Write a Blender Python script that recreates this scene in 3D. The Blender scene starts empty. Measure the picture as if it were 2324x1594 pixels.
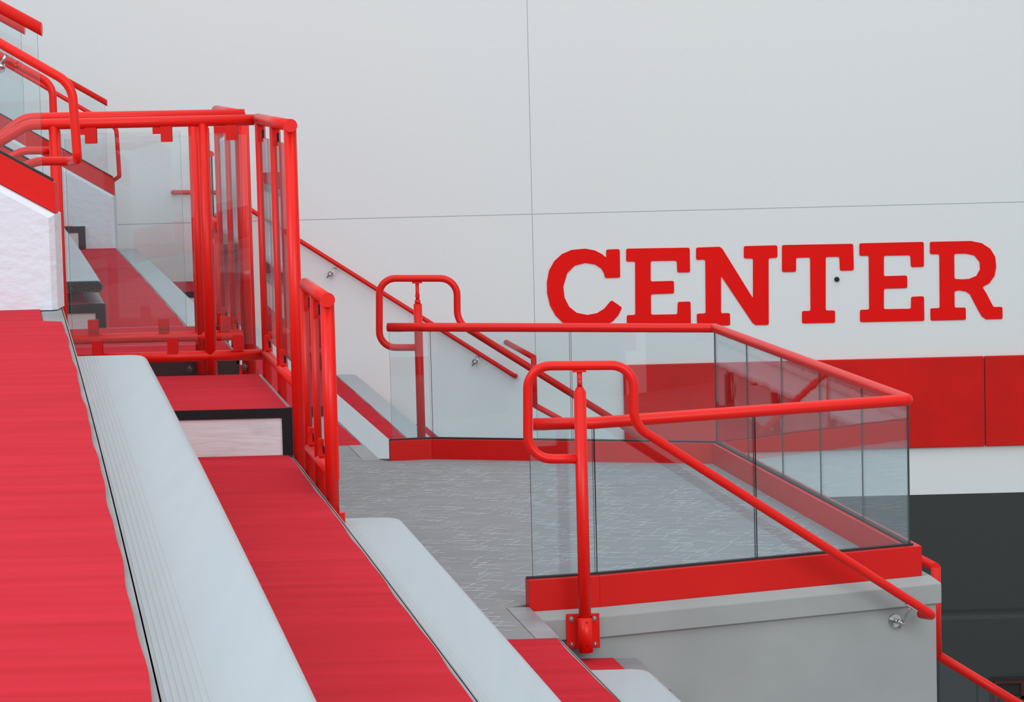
import bpy, bmesh, math, random
from mathutils import Vector, Matrix
from mathutils.geometry import tessellate_polygon
random.seed(7)
scene = bpy.context.scene
COL = scene.collection
# ------------------------------------------------------------ camera
W_, H_ = 2324, 1594
F_, EYE, ROLL = 7000.0, 2.13, 0.025
PITCH = math.atan(679 / F_)
_up = Vector((0, math.sin(PITCH), math.cos(PITCH))); _rt = Vector((1, 0, 0))
FWD = Vector((0, math.cos(PITCH), -math.sin(PITCH)))
RT = _rt * math.cos(ROLL) - _up * math.sin(ROLL)
UP = _rt * math.sin(ROLL) + _up * math.cos(ROLL)
cd = bpy.data.cameras.new('camera'); cam = bpy.data.objects.new('camera', cd); COL.objects.link(cam)
cd.sensor_fit = 'HORIZONTAL'; cd.sensor_width = 36; cd.lens = F_ / W_ * 36; cd.clip_start = .1; cd.clip_end = 200
cam.matrix_world = Matrix.Translation((0, 0, EYE)) @ Matrix((RT, UP, -FWD)).transposed().to_4x4()
scene.camera = cam
# ------------------------------------------------------------ view, ambient gradient and added fill lights
scene.view_settings.view_transform = 'Standard'; scene.view_settings.look = 'None'
scene.view_settings.gamma = 1; scene.view_settings.exposure = 0.0
scene.view_settings.use_curve_mapping = False
w = bpy.data.worlds.new('hall_light'); scene.world = w; w.use_nodes = True
nt = w.node_tree; bg = nt.nodes['Background']
tc = nt.nodes.new('ShaderNodeTexCoord'); sp = nt.nodes.new('ShaderNodeSeparateXYZ'); mr = nt.nodes.new('ShaderNodeMapRange')
cr = nt.nodes.new('ShaderNodeValToRGB')
nt.links.new(tc.outputs['Generated'], sp.inputs[0]); nt.links.new(sp.outputs['Z'], mr.inputs['Value'])
mr.inputs['From Min'].default_value = -1; mr.inputs['From Max'].default_value = 1
cr.color_ramp.elements[0].position = .27; cr.color_ramp.elements[0].color = (.26, .26, .28, 1)
cr.color_ramp.elements[1].position = .43; cr.color_ramp.elements[1].color = (.90, .94, .96, 1)
nt.links.new(mr.outputs[0], cr.inputs[0]); nt.links.new(cr.outputs[0], bg.inputs[0]); bg.inputs[1].default_value = .70


def area(name, loc, target, sx, sy, power, color):
    l = bpy.data.lights.new(name, 'AREA'); l.shape = 'RECTANGLE'; l.size = sx; l.size_y = sy
    l.energy = power; l.color = color
    o = bpy.data.objects.new(name, l); COL.objects.link(o); o.location = loc
    o.rotation_euler = (Vector(target) - Vector(loc)).to_track_quat('-Z', 'Y').to_euler()
    return o


area('overhead_fill', (1, 15, 11), (1, 17, 0), 16, 20, 900, (1, .98, .96))  # unseen overhead fill added to strengthen the top light
area('left_fill', (-9, 4, 8), (0, 18, 0), 9, 6, 1000, (.66, .84, 1))  # unseen bluish fill added to cool the left side
area('front_fill', (6, -2, 7), (2, 24, 0), 12, 6, 1150, (.98, .99, 1))  # unseen fill added behind the camera to brighten the back wall


# ------------------------------------------------------------ pixel -> place
def ray(x, y): return FWD + RT * ((x - W_ / 2) / F_) - UP * ((y - H_ / 2) / F_)
def atY(x, y, Y):
    d = ray(x, y); return Vector((0, 0, EYE)) + d * (Y / d.y)
def atZ(x, y, z):
    d = ray(x, y); return Vector((0, 0, EYE)) + d * ((z - EYE) / d.z)
def atP(x, y, P0, n):
    d = ray(x, y); o = Vector((0, 0, EYE)); return o + d * ((Vector(P0) - o).dot(n) / d.dot(n))
def rx(k, Y):                                   # front edge of seating row k; the lower far rows fan out slightly
    e = (.0148 + .0027 * (k - 2)) * (Y - 17) if k >= 2 and Y > 17 else 0
    return -.712 + .87 * k - .166 * (Y - 11) - .0006 * (Y - 11) ** 2 + e


# ------------------------------------------------------------ materials
def mat(name, col, rough=.5, metal=0, bump=None, noise=None, coat=0, sheen=None, spec=None):
    m = bpy.data.materials.new(name); m.use_nodes = True; n = m.node_tree; b = n.nodes['Principled BSDF']
    b.inputs['Base Color'].default_value = (*col, 1); b.inputs['Roughness'].default_value = rough
    b.inputs['Metallic'].default_value = metal
    if coat: b.inputs['Coat Weight'].default_value = coat; b.inputs['Coat Roughness'].default_value = .16
    if spec is not None: b.inputs['Specular IOR Level'].default_value = spec
    if sheen:
        b.inputs['Sheen Weight'].default_value = sheen[0]; b.inputs['Sheen Roughness'].default_value = .5
        b.inputs['Sheen Tint'].default_value = (*sheen[1], 1)
    t = n.nodes.new('ShaderNodeTexCoord')
    if noise:                                   # noise = (scale xyz, darker colour, low, high)
        mp = n.nodes.new('ShaderNodeMapping'); mp.inputs['Scale'].default_value = noise[0]
        nz = n.nodes.new('ShaderNodeTexNoise'); nz.inputs['Scale'].default_value = 1; nz.inputs['Detail'].default_value = 5
        rp = n.nodes.new('ShaderNodeValToRGB')
        rp.color_ramp.elements[0].position = noise[2]; rp.color_ramp.elements[1].position = noise[3]
        rp.color_ramp.elements[0].color = (*noise[1], 1); rp.color_ramp.elements[1].color = (*col, 1)
        n.links.new(t.outputs['Object'], mp.inputs[0]); n.links.new(mp.outputs[0], nz.inputs[0])
        n.links.new(nz.outputs[0], rp.inputs[0]); n.links.new(rp.outputs[0], b.inputs['Base Color'])
    if bump:                                    # bump = (scale xyz, strength, distance)
        mp = n.nodes.new('ShaderNodeMapping'); mp.inputs['Scale'].default_value = bump[0]
        nz = n.nodes.new('ShaderNodeTexNoise'); nz.inputs['Scale'].default_value = 1; nz.inputs['Detail'].default_value = 4
        bp = n.nodes.new('ShaderNodeBump'); bp.inputs['Strength'].default_value = bump[1]; bp.inputs['Distance'].default_value = bump[2]
        n.links.new(t.outputs['Object'], mp.inputs[0]); n.links.new(mp.outputs[0], nz.inputs[0])
        n.links.new(nz.outputs[0], bp.inputs['Height']); n.links.new(bp.outputs[0], b.inputs['Normal'])
    return m


M = {}
M['red'] = mat('red_paint', (.68, .008, .004), .40, coat=.07, spec=.25)
M['redkick'] = mat('red_sheet_metal', (.60, .008, .006), .42, noise=((2, 2, 2), (.55, .007, .005), .35, .7), spec=.22)
M['carpet'] = mat('red_carpet', (.53, .017, .032), .95, spec=.08, bump=((300, 300, 300), .5, .003),
                  noise=((1.2, 14, 2), (.43, .011, .018), .3, .75), sheen=(.05, (1, .3, .4)))
M['grey'] = mat('grey_carpet', (.228, .230, .242), .95, bump=((350, 350, 350), .4, .002),
                noise=((3, 12, 3), (.185, .187, .197), .3, .75), sheen=(.12, (.8, .85, .95)))
M['thread'] = mat('pale_carpet_thread', (.50, .52, .55), .9)
M['nosing'] = mat('grey_metal_nosing', (.27, .275, .29), .45, .2, noise=((6, 6, 6), (.21, .21, .22), .35, .7))
M['black'] = mat('black_trim', (.010, .010, .012), .5, spec=.2)
M['gasket'] = mat('black_rubber', (.008, .008, .009), .6)
M['bench'] = mat('satin_aluminium_plank', (.37, .42, .455), .42, .15, noise=((25, 1.0, 10), (.35, .40, .435), .3, .7), coat=.1)
M['cap'] = mat('dark_textured_end_cap', (.05, .045, .05), .6, bump=((70, 70, 70), 1, .02), noise=((90, 90, 110), (.006, .006, .008), .45, .62))
M['conc'] = mat('white_painted_concrete', (.60, .62, .66), .85, bump=((16, 16, 22), .55, .012))
M['conc2'] = mat('grey_painted_concrete', (.315, .335, .330), .8, bump=((9, 9, 12), .3, .006), noise=((3, 3, 3), (.285, .30, .298), .3, .7), spec=.2)
M['conc3'] = mat('pale_concrete_riser', (.62, .61, .62), .9, bump=((8, 8, 55), .45, .008), noise=((5, 5, 9), (.50, .48, .48), .25, .45))
M['void'] = mat('dark_maroon', (.035, .006, .007), .7)  # even dark maroon for the side faces of the opening
M['steel'] = mat('brushed_steel', (.55, .55, .56), .22, 1)
M['dsteel'] = mat('dark_bolt_steel', (.25, .24, .24), .3, 1)
M['rim'] = mat('glass_cut_edge', (.02, .035, .035), .25)
M['redwall'] = mat('red_wall_panel', (.70, .010, .007), .6, spec=.15, noise=((2.5, 2.5, 2.5), (.58, .010, .008), .35, .72), bump=((40, 40, 40), .2, .004))
M['letter'] = mat('red_sign_paint', (.82, .007, .005), .6, spec=.1)
M['deepred'] = mat('dark_red_frame', (.05, .003, .003), .6)
M['dark'] = mat('dark_recess', (.012, .011, .011), .7)


def glass(name, tint, wav=0.0, gain=1.0):
    m = bpy.data.materials.new(name); m.use_nodes = True; n = m.node_tree; n.nodes.clear()
    N = n.nodes.new; L = n.links.new
    out = N('ShaderNodeOutputMaterial'); mix = N('ShaderNodeMixShader'); tr = N('ShaderNodeBsdfTransparent'); gl = N('ShaderNodeBsdfGlossy')
    tr.inputs[0].default_value = (*tint, 1); gl.inputs['Roughness'].default_value = .0; gl.inputs[0].default_value = (.95, .98, 1, 1)
    g = N('ShaderNodeNewGeometry'); d = N('ShaderNodeVectorMath'); d.operation = 'DOT_PRODUCT'
    L(g.outputs['Incoming'], d.inputs[0]); L(g.outputs['True Normal'], d.inputs[1])
    a = N('ShaderNodeMath'); a.operation = 'ABSOLUTE'; L(d.outputs['Value'], a.inputs[0])
    s = N('ShaderNodeMath'); s.operation = 'SUBTRACT'; s.inputs[0].default_value = 1; L(a.outputs[0], s.inputs[1])
    p = N('ShaderNodeMath'); p.operation = 'POWER'; L(s.outputs[0], p.inputs[0]); p.inputs[1].default_value = 5
    q = N('ShaderNodeMath'); q.operation = 'MULTIPLY_ADD'; L(p.outputs[0], q.inputs[0]); q.inputs[1].default_value = .96 * gain; q.inputs[2].default_value = .04 * gain
    L(q.outputs[0], mix.inputs[0]); L(tr.outputs[0], mix.inputs[1]); L(gl.outputs[0], mix.inputs[2]); L(mix.outputs[0], out.inputs[0])
    if wav:
        t = N('ShaderNodeTexCoord'); mp = N('ShaderNodeMapping'); mp.inputs['Scale'].default_value = (3.4, 3.4, 1.6)
        nz = N('ShaderNodeTexNoise'); nz.inputs['Scale'].default_value = 1.6; nz.inputs['Detail'].default_value = 2
        b = N('ShaderNodeBump'); b.inputs['Distance'].default_value = wav; b.inputs['Strength'].default_value = 1
        L(t.outputs['Object'], mp.inputs[0]); L(mp.outputs[0], nz.inputs[0]); L(nz.outputs[0], b.inputs['Height']); L(b.outputs[0], gl.inputs['Normal'])
    return m


M['glass'] = glass('clear_tinted_glass', (.957, .984, .988), 0, 1.0)
M['glassb'] = glass('landing_tinted_glass', (.925, .968, .977), 0, 1.2)
M['glassw'] = glass('wavy_tinted_glass', (.935, .972, .98), .0004)


# ------------------------------------------------------------ mesh builder
class MB:
    def __init__(s): s.v = []; s.f = []; s.m = []; s.sm = []
    def add(s, vs, fs, mi=0, smooth=False):
        b = len(s.v); s.v += [Vector(p) for p in vs]
        for f in fs: s.f.append([b + i for i in f]); s.m.append(mi); s.sm.append(smooth)
        return s
    def hexa(s, a, b, mi=0):                    # bottom ring a, top ring b
        n = len(a)
        return s.add(list(a) + list(b), [list(range(n))[::-1], list(range(n, 2 * n))] +
                     [[i, (i + 1) % n, n + (i + 1) % n, n + i] for i in range(n)], mi)
    def box(s, c, u, v, w, mi=0):               # centre, three half-extents vectors
        c, u, v, w = map(Vector, (c, u, v, w))
        r = [c - u - v, c + u - v, c + u + v, c - u + v]
        return s.hexa([p - w for p in r], [p + w for p in r], mi)
    def aabb(s, x0, x1, y0, y1, z0, z1, mi=0):
        return s.box(((x0 + x1) / 2, (y0 + y1) / 2, (z0 + z1) / 2), ((x1 - x0) / 2, 0, 0), (0, (y1 - y0) / 2, 0), (0, 0, (z1 - z0) / 2), mi)
    def poly(s, ring, z0, z1, mi=0):            # concave plan polygon extruded
        n = len(ring)
        tris = tessellate_polygon([[Vector((p[0], p[1], 0)) for p in ring]])
        vs = [(p[0], p[1], z0) for p in ring] + [(p[0], p[1], z1) for p in ring]
        fs = [list(t)[::-1] for t in tris] + [[i + n for i in t] for t in tris] + [[i, (i + 1) % n, n + (i + 1) % n, n + i] for i in range(n)]
        return s.add(vs, fs, mi)
    def tube(s, pts, r, seg=20, fil=0, mi=0, caps=True):
        pts = [Vector(p) for p in pts]; path = [pts[0]]
        for i in range(1, len(pts) - 1):
            f = fil[i - 1] if isinstance(fil, (list, tuple)) else fil
            a, b, c = pts[i - 1], pts[i], pts[i + 1]; u = (a - b).normalized(); v = (c - b).normalized()
            ang = u.angle(v)
            if f <= 0 or ang > 3.1: path.append(b); continue
            d = min(f / math.tan(ang / 2), (a - b).length * .49, (c - b).length * .49)
            rr = d * math.tan(ang / 2); cen = b + (u + v).normalized() * (rr / math.sin(ang / 2))
            p0 = b + u * d - cen; p1 = b + v * d - cen; ax = p0.cross(p1).normalized(); th = p0.angle(p1); k = 10
            for j in range(k + 1): path.append(cen + Matrix.Rotation(th * j / k, 3, ax) @ p0)
        path.append(pts[-1]); n = len(path); tang = []
        for i in range(n):
            t = Vector((0, 0, 0))
            if i > 0: t += (path[i] - path[i - 1]).normalized()
            if i < n - 1: t += (path[i + 1] - path[i]).normalized()
            tang.append(t.normalized())
        ref = Vector((0, 0, 1)) if abs(tang[0].z) < .9 else Vector((0, 1, 0))
        nn = (ref - tang[0] * ref.dot(tang[0])).normalized(); vs = []
        for i in range(n):
            if i: nn = (nn - tang[i] * nn.dot(tang[i])).normalized()
            bb = tang[i].cross(nn); sc = 1
            if 0 < i < n - 1:
                sc = 1 / max(.5, (path[i] - path[i - 1]).normalized().dot(tang[i]))
                bis = ((path[i + 1] - path[i]).normalized() - (path[i] - path[i - 1]).normalized())
                bis = bis.normalized() if bis.length > 1e-4 else None
            else: bis = None
            for j in range(seg):
                a = 2 * math.pi * j / seg; o = (nn * math.cos(a) + bb * math.sin(a)) * r
                if bis is not None: o += bis * (o.dot(bis) * (sc - 1))
                vs.append(path[i] + o)
        fs = [[i * seg + j, i * seg + (j + 1) % seg, (i + 1) * seg + (j + 1) % seg, (i + 1) * seg + j] for i in range(n - 1) for j in range(seg)]
        s.add(vs, fs, mi, True)
        if caps:
            s.add(vs[:seg], [list(range(seg))[::-1]], mi); s.add(vs[-seg:], [list(range(seg))], mi)
        return s
    def disc(s, c, ax, r, h, seg=24, mi=0):
        c = Vector(c); ax = Vector(ax).normalized(); return s.tube([c - ax * h / 2, c + ax * h / 2], r, seg, 0, mi)
    def ball(s, c, r, seg=12, mi=0):
        c = Vector(c); vs = []; fs = []
        for i in range(seg // 2 + 1):
            th = math.pi * i / (seg // 2)
            for j in range(seg):
                a = 2 * math.pi * j / seg; vs.append(c + Vector((math.sin(th) * math.cos(a), math.sin(th) * math.sin(a), math.cos(th))) * r)
        for i in range(seg // 2):
            for j in range(seg): fs.append([i * seg + j, i * seg + (j + 1) % seg, (i + 1) * seg + (j + 1) % seg, (i + 1) * seg + j])
        return s.add(vs, fs, mi, True)
    def build(s, name, mats, parent=None, bevel=0, bseg=2):
        off = Vector((0, 0, 0)); p = parent
        while p is not None: off += Vector(p.location); p = p.parent
        me = bpy.data.meshes.new(name)
        me.from_pydata([tuple(v - off) for v in s.v], [], s.f)
        for i, pl in enumerate(me.polygons): pl.material_index = s.m[i]; pl.use_smooth = s.sm[i]
        for m in (mats if isinstance(mats, (list, tuple)) else [mats]): me.materials.append(m)
        bm = bmesh.new(); bm.from_mesh(me); bmesh.ops.remove_doubles(bm, verts=bm.verts, dist=1e-5)
        bmesh.ops.recalc_face_normals(bm, faces=bm.faces); bm.to_mesh(me); bm.free()
        o = bpy.data.objects.new(name, me); COL.objects.link(o); o.parent = parent
        if bevel:
            b = o.modifiers.new('bevel', 'BEVEL'); b.width = bevel; b.segments = bseg; b.limit_method = 'ANGLE'; b.angle_limit = .7
        return o


def tag(o, label=None, cat=None, group=None, kind=None):
    if label: o['label'] = label
    if cat: o['category'] = cat
    if group: o['group'] = group
    if kind: o['kind'] = kind
    return o
def thing(name, loc, label, cat, group=None):
    o = bpy.data.objects.new(name, None); COL.objects.link(o); o.location = loc; o.empty_display_size = .1
    return tag(o, label, cat, group)
def struct(name, mb, m, **k): return tag(mb.build(name, m, **k), kind='structure')


# ------------------------------------------------------------ the hall: back wall, floor, bands
WY = 27.5
wm = bpy.data.materials.new('painted_panel_wall'); wm.use_nodes = True
n = wm.node_tree; b = n.nodes['Principled BSDF']; b.inputs['Roughness'].default_value = .65
t = n.nodes.new('ShaderNodeTexCoord'); s = n.nodes.new('ShaderNodeSeparateXYZ'); n.links.new(t.outputs['Object'], s.inputs[0])
def band(sock, centre, half):
    a = n.nodes.new('ShaderNodeMath'); a.operation = 'SUBTRACT'; n.links.new(sock, a.inputs[0]); a.inputs[1].default_value = centre
    c = n.nodes.new('ShaderNodeMath'); c.operation = 'ABSOLUTE'; n.links.new(a.outputs[0], c.inputs[0])
    d = n.nodes.new('ShaderNodeMath'); d.operation = 'LESS_THAN'; n.links.new(c.outputs[0], d.inputs[0]); d.inputs[1].default_value = half
    return d.outputs[0]
def mixc(fac, a, bcol):
    m = n.nodes.new('ShaderNodeMix'); m.data_type = 'RGBA'; n.links.new(fac, m.inputs[0])
    if isinstance(a, tuple): m.inputs[6].default_value = (*a, 1)
    else: n.links.new(a, m.inputs[6])
    m.inputs[7].default_value = (*bcol, 1); return m.outputs[2]
lo = n.nodes.new('ShaderNodeMath'); lo.operation = 'LESS_THAN'; n.links.new(s.outputs['Z'], lo.inputs[0]); lo.inputs[1].default_value = -1.93
c0 = mixc(lo.outputs[0], (.74, .765, .77), (.028, .033, .033))
c1 = mixc(band(s.outputs['Z'], .684, .0035), c0, (.36, .40, .45))
c2 = mixc(band(s.outputs['X'], .21, .003), c1, (.36, .38, .42))
c3 = mixc(band(s.outputs['Z'], -3.0, .018), c2, (.018, .021, .021))
c4 = mixc(band(s.outputs['Z'], -3.06, .018), c3, (.045, .050, .050))  # paler line under the joint, its highlight put into the colour
n.links.new(c4, b.inputs['Base Color'])
nz = n.nodes.new('ShaderNodeTexNoise'); nz.inputs['Scale'].default_value = 22; bp = n.nodes.new('ShaderNodeBump')
bp.inputs['Strength'].default_value = .15; bp.inputs['Distance'].default_value = .01
n.links.new(t.outputs['Object'], nz.inputs[0]); n.links.new(nz.outputs[0], bp.inputs['Height']); n.links.new(bp.outputs[0], b.inputs['Normal'])
struct('wall_back', MB().aabb(-14, 12, WY, WY + .3, -5, 9), wm)
struct('floor', MB().aabb(-14, 12, -4, WY, -5.2, -5), M['conc2'])
xa, xs = atY(1414, 829, WY).x, atY(2233, 900, WY).x
ztop, zbot = atY(2232, 808, WY).z, atY(2234, 1012, WY).z
struct('trim_1', MB().aabb(xa, xs - .004, WY - .05, WY, zbot, ztop), M['redwall'], bevel=.008)
struct('trim_2', MB().aabb(xs + .004, 11, WY - .05, WY, zbot, ztop), M['redwall'], bevel=.008)
# lettering
LET = {
 'letter_c': [[(363,96),(427,94),(429,228),(357,230),(354,210),(340,185),(310,166),(265,159),(215,172),(180,208),(162,270),(168,322),(190,365),(225,393),(275,403),(320,395),(355,373),(378,345),(389,334),(438,368),(420,405),(395,432),(360,454),(310,468),(265,472),(215,466),(160,440),(125,405),(100,360),(86,300),(85,250),(95,195),(120,150),(155,118),(200,98),(265,92),(310,100),(345,118),(363,135)]],
 'letter_e': [[(457,92),(755,87),(757,203),(697,204),(694,148),(572,150),(572,246),(681,243),(682,302),(573,306),(574,402),(697,400),(699,342),(759,340),(761,459),(460,463),(460,404),(500,403),(499,152),(457,153)]],
 'letter_n': [[(785,87),(895,83),(908,92),(1052,325),(1052,138),(1009,138),(1009,80),(1166,76),(1167,134),(1125,137),(1126,450),(1065,451),(1050,441),(902,220),(902,395),(944,394),(945,452),(790,455),(788,397),(830,396),(828,143),(785,145)]],
 'letter_t': [[(1188,75),(1522,69),(1525,194),(1460,196),(1457,130),(1393,131),(1393,382),(1437,382),(1437,440),(1282,443),(1282,385),(1322,384),(1320,133),(1254,135),(1254,201),(1188,202)]],
 'letter_e ': [[(1551,67),(1853,60),(1854,177),(1793,179),(1790,123),(1666,125),(1666,221),(1775,218),(1776,277),(1666,280),(1666,376),(1793,374),(1794,318),(1854,315),(1856,431),(1554,437),(1554,379),(1597,378),(1595,125),(1551,126)]],
 'letter_r': [[(1882,60),(2075,56),(2125,66),(2165,92),(2188,130),(2193,175),(2185,220),(2160,255),(2128,272),(2148,303),(2180,366),(2222,365),(2223,422),(2145,424),(2125,410),(2105,375),(2070,307),(2050,293),(2020,288),(1997,291),(1998,369),(2050,368),(2051,426),(1885,430),(1884,372),(1928,371),(1926,118),(1882,118)],
              [(1996,116),(2050,115),(2090,124),(2115,155),(2117,190),(2100,220),(2065,234),(2035,236),(1997,234)]]}
sign = thing('wall_lettering', (2.35, WY, 0), 'large red slab-serif word CENTER painted on the white back wall', 'lettering')
def fillet2(pts, r):
    out = []; k = len(pts)
    for i in range(k):
        a, b_, c = Vector(pts[i - 1]), Vector(pts[i]), Vector(pts[(i + 1) % k]); u = a - b_; v = c - b_
        ang = u.angle(v)
        if ang > 2.45: out.append(b_); continue
        d = min(r, u.length * .45, v.length * .45); p = b_ + u.normalized() * d; q = b_ + v.normalized() * d
        for j in range(5):
            t_ = j / 4; out.append(p * (1 - t_) ** 2 + b_ * 2 * t_ * (1 - t_) + q * t_ ** 2)
    return out
for nm, rings in LET.items():
    cu = bpy.data.curves.new('tmp', 'CURVE'); cu.dimensions = '2D'; cu.fill_mode = 'BOTH'; cu.extrude = .004
    for rg in rings:
        pts = []
        for (zx, zy) in fillet2(rg, 9):
            p = atY(1200 + zx / 2.0676, 520 + zy / 2.0676, WY); pts.append((p.x - 2.35, p.z))
        spn = cu.splines.new('POLY'); spn.points.add(len(pts) - 1); spn.use_cyclic_u = True
        for i, p in enumerate(pts): spn.points[i].co = (p[0], p[1], 0, 1)
    tmp = bpy.data.objects.new('tmp', cu); COL.objects.link(tmp); bpy.context.view_layer.update()
    me = bpy.data.meshes.new_from_object(tmp); bpy.data.objects.remove(tmp)
    for v in me.vertices: v.co = (v.co.x, -.005 - v.co.z, v.co.y)
    me.materials.clear(); me.materials.append(M['letter'])
    o = bpy.data.objects.new(nm.strip(), me); COL.objects.link(o); o.parent = sign
p = atY(1899, 634, WY)
o = MB().disc((p.x, WY - .01, p.z), (0, 1, 0), .022, .02).ball((p.x, WY - .02, p.z), .014).build('wall_sensor', M['gasket'])
tag(o, 'small black round fitting on the white wall right of the letter T stem', 'sensor')
# dark opening with a red frame at the foot of the wall
pa = atY(2246, 1537, WY); pb = atY(2420, 1680, WY)
win = thing('window_1', (pa.x, WY, pb.z), None, None); win['kind'] = 'structure'
MB().aabb(pa.x, pb.x, WY - .02, WY - .003, pb.z, pa.z).build('recess', M['dark'], win)
fr = MB(); p1 = atY(2254, 1544, WY); th = .028
fr.aabb(p1.x, pb.x, WY - .05, WY - .021, p1.z - th, p1.z); fr.aabb(p1.x, p1.x + th, WY - .05, WY - .021, pb.z, p1.z - th)
p2 = atY(2315, 1560, WY); fr.aabb(p2.x, p2.x + th, WY - .05, WY - .021, pb.z, p1.z - th)
p3 = atY(2290, 1578, WY); fr.aabb(p1.x + th, pb.x, WY - .05, WY - .021, p3.z - th, p3.z)
fr.build('window_frame', M['deepred'], win)

# ------------------------------------------------------------ seating rows
def wob(Y, k): return .0022 * math.sin(Y * 5.3 + k * 2) + .0014 * math.sin(Y * 11.7 + k)
def tier(k, Y0, Y1, z, label, expose=(), z0=None, depth=None, group=None, left=None):
    """one concrete step of the stand: body, carpet, metal nosing"""
    ys = [Y0 + (Y1 - Y0) * i / 60 for i in range(61)]
    if left is None: left = k - 1
    z0 = z - .9 if z0 is None else z0
    root = thing('seating_step', (rx(k - .5, (Y0 + Y1) / 2), (Y0 + Y1) / 2, z0), label, 'step', group)
    bd = MB(); bd.poly([(rx(k, y) - .004, y) for y in ys] + [(rx(left, y), y) for y in ys[::-1]], z0, z - .012)
    bd.build('concrete_body', M['conc3'], root)
    ns = MB(); ns.poly([(rx(k, y), y) for y in ys] + [(rx(k, y) - .085, y) for y in ys[::-1]], z - .012, z - .004)
    ns.poly([(rx(k, y) + .004, y) for y in ys] + [(rx(k, y) - .003, y) for y in ys[::-1]], z - .05, z - .004)
    ns.build('nosing', M['nosing'], root)
    def inset(y):
        for (a, c_) in expose:
            if a <= y <= c_: return .088
        return .015 + wob(y, k)
    cy = [Y0 + (Y1 - Y0) * i / 240 for i in range(241)]
    cp = MB(); cp.poly([(rx(k, y) - inset(y), y) for y in cy] + [(rx(left, y) + .002, y) for y in cy[::-1]], z - .006, z + .004)
    cp.build('carpet', M['carpet'], root)
    return root


tier(-1, 2.0, 13.20, 1.17, 'wide red carpeted step filling the lower left corner above the nearest bench', [(11.45, 13.3)], z0=.3, left=-2)
tier(0, 2.0, 11.95, .585, 'red carpeted step between the two nearest long benches', z0=-.2)
tier(1, 2.0, 11.06, 0, 'red carpeted step meeting the grey landing carpet beside the second bench', z0=-.9)
tier(2, 2.0, 11.5, -.585, 'lowest red step in front of the grey landing wall, below the nearest small bench', z0=-1.5)
tier(0, 15.85, 27.4, .585, 'red carpeted step seen through the tall glass fence, running to the far white wall', [(26.1, 27.5)], z0=-.2)
tier(-1, 14.56, 25.5, 1.17, 'raised step behind the left glass fence, beside the textured bench end', z0=.3)
tier(-2, 14.56, 25.5, 1.755, 'upper step behind the far sloping glass guard', z0=.9)
tier(1, 16.78, 27.4, 0, 'red carpeted step meeting the far edge of the grey landing', z0=-.9)
tier(2, 16.9, 27.4, -.585, 'narrow red step seen beyond the landing between two far benches', z0=-1.5)
tier(3, 16.9, 27.4, -1.17, 'lowest far red step glimpsed through the landing glass', z0=-2.1)

# grey landing carpet with pale zigzag threads
K0 = Vector((.035, 11.73, 0)); K1 = Vector((.304, 11.79, 0)); K2 = Vector((1.584, 12.298, 0)); K3 = Vector((1.038, 15.69, 0)); K4 = Vector((-.432, 16.15, 0))
_p = atZ(884, 1000, .11); K5 = Vector((_p.x, _p.y, 0))
G = [K0, K1, K2, K3, K4, K5]
def offset_path(pts, d):                         # offset an open plan path to its outer side
    out = []
    for i, p in enumerate(pts):
        ns_ = []
        if i > 0: t_ = (pts[i] - pts[i - 1]).normalized(); ns_.append(Vector((t_.y, -t_.x, 0)))
        if i < len(pts) - 1: t_ = (pts[i + 1] - pts[i]).normalized(); ns_.append(Vector((t_.y, -t_.x, 0)))
        nn_ = sum(ns_, Vector((0, 0, 0))).normalized(); out.append(p + nn_ * d / nn_.dot(ns_[0]))
    return out
inner = offset_path(G, -.03)
ys = [13.3, 12.9, 12.5, 12.1, 11.7, 11.3, 11.06]
ring = [(rx(0, y) + .0, y) for y in ys] + [(rx(1, 11.06) - .09, 11.06), (rx(1, 11.7) - .09, 11.7)] + [(p.x, p.y) for p in inner]
ring += [(rx(1, 16.25) - .09, 16.25), (rx(1, 16.78) - .09, 16.78)] + [(rx(0, y), y) for y in (16.78, 16.3, 15.8, 15.3, 14.8, 14.2)] + [(-3.2, 14.2), (-3.0, 13.3)]
cm = MB(); cm.poly(ring, -.01, .004)
def inside(x, y):
    c = False; k = len(ring)
    for i in range(k):
        (x1, y1), (x2, y2) = ring[i], ring[i - 1]
        if (y1 > y) != (y2 > y) and x < (x2 - x1) * (y - y1) / (y2 - y1) + x1: c = not c
    return c
cells = [(i, j) for i in range(46) for j in range(66)]; random.shuffle(cells)
for (ci, cj) in cells:
    if random.random() < .48: continue
    x = -2.3 + ci * .085 + random.uniform(-.03, .03); y = 11.08 + cj * .085 + random.uniform(-.03, .03); pts = [(x, y)]
    for j in range(random.choice((1, 1, 2, 2, 3))):
        if j % 2 == 0: x += random.uniform(.05, .12); y -= random.uniform(.0, .05)
        else: x -= random.uniform(.03, .08); y -= random.uniform(.06, .13)
        pts.append((x, y))
    if random.random() < .55: pts.insert(0, (pts[0][0] + random.uniform(.03, .08), pts[0][1] + random.uniform(.06, .15)))
    if not all(inside(*q) for q in pts): continue
    zz = .0045 + random.random() * .0006
    for (a, c_) in zip(pts, pts[1:]):
        A, C_ = Vector((*a, zz)), Vector((*c_, zz)); dn = (C_ - A).normalized(); sd = dn.cross(Vector((0, 0, 1))) * (.0011 + .0027 * dn.x ** 2)
        cm.add([A - sd, C_ - sd, C_ + sd, A + sd], [[0, 1, 2, 3]], 1)
struct('floor_2', cm, [M['grey'], M['thread']])
nb = MB()
for (a, c_) in ((11.06, 11.7), (16.12, 16.78)):
    nb.poly([(rx(1, a), a), (rx(1, c_), c_), (rx(1, c_) - .088, c_), (rx(1, a) - .088, a)], -.012, .005)
struct('trim_3', nb, M['nosing'])

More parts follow.
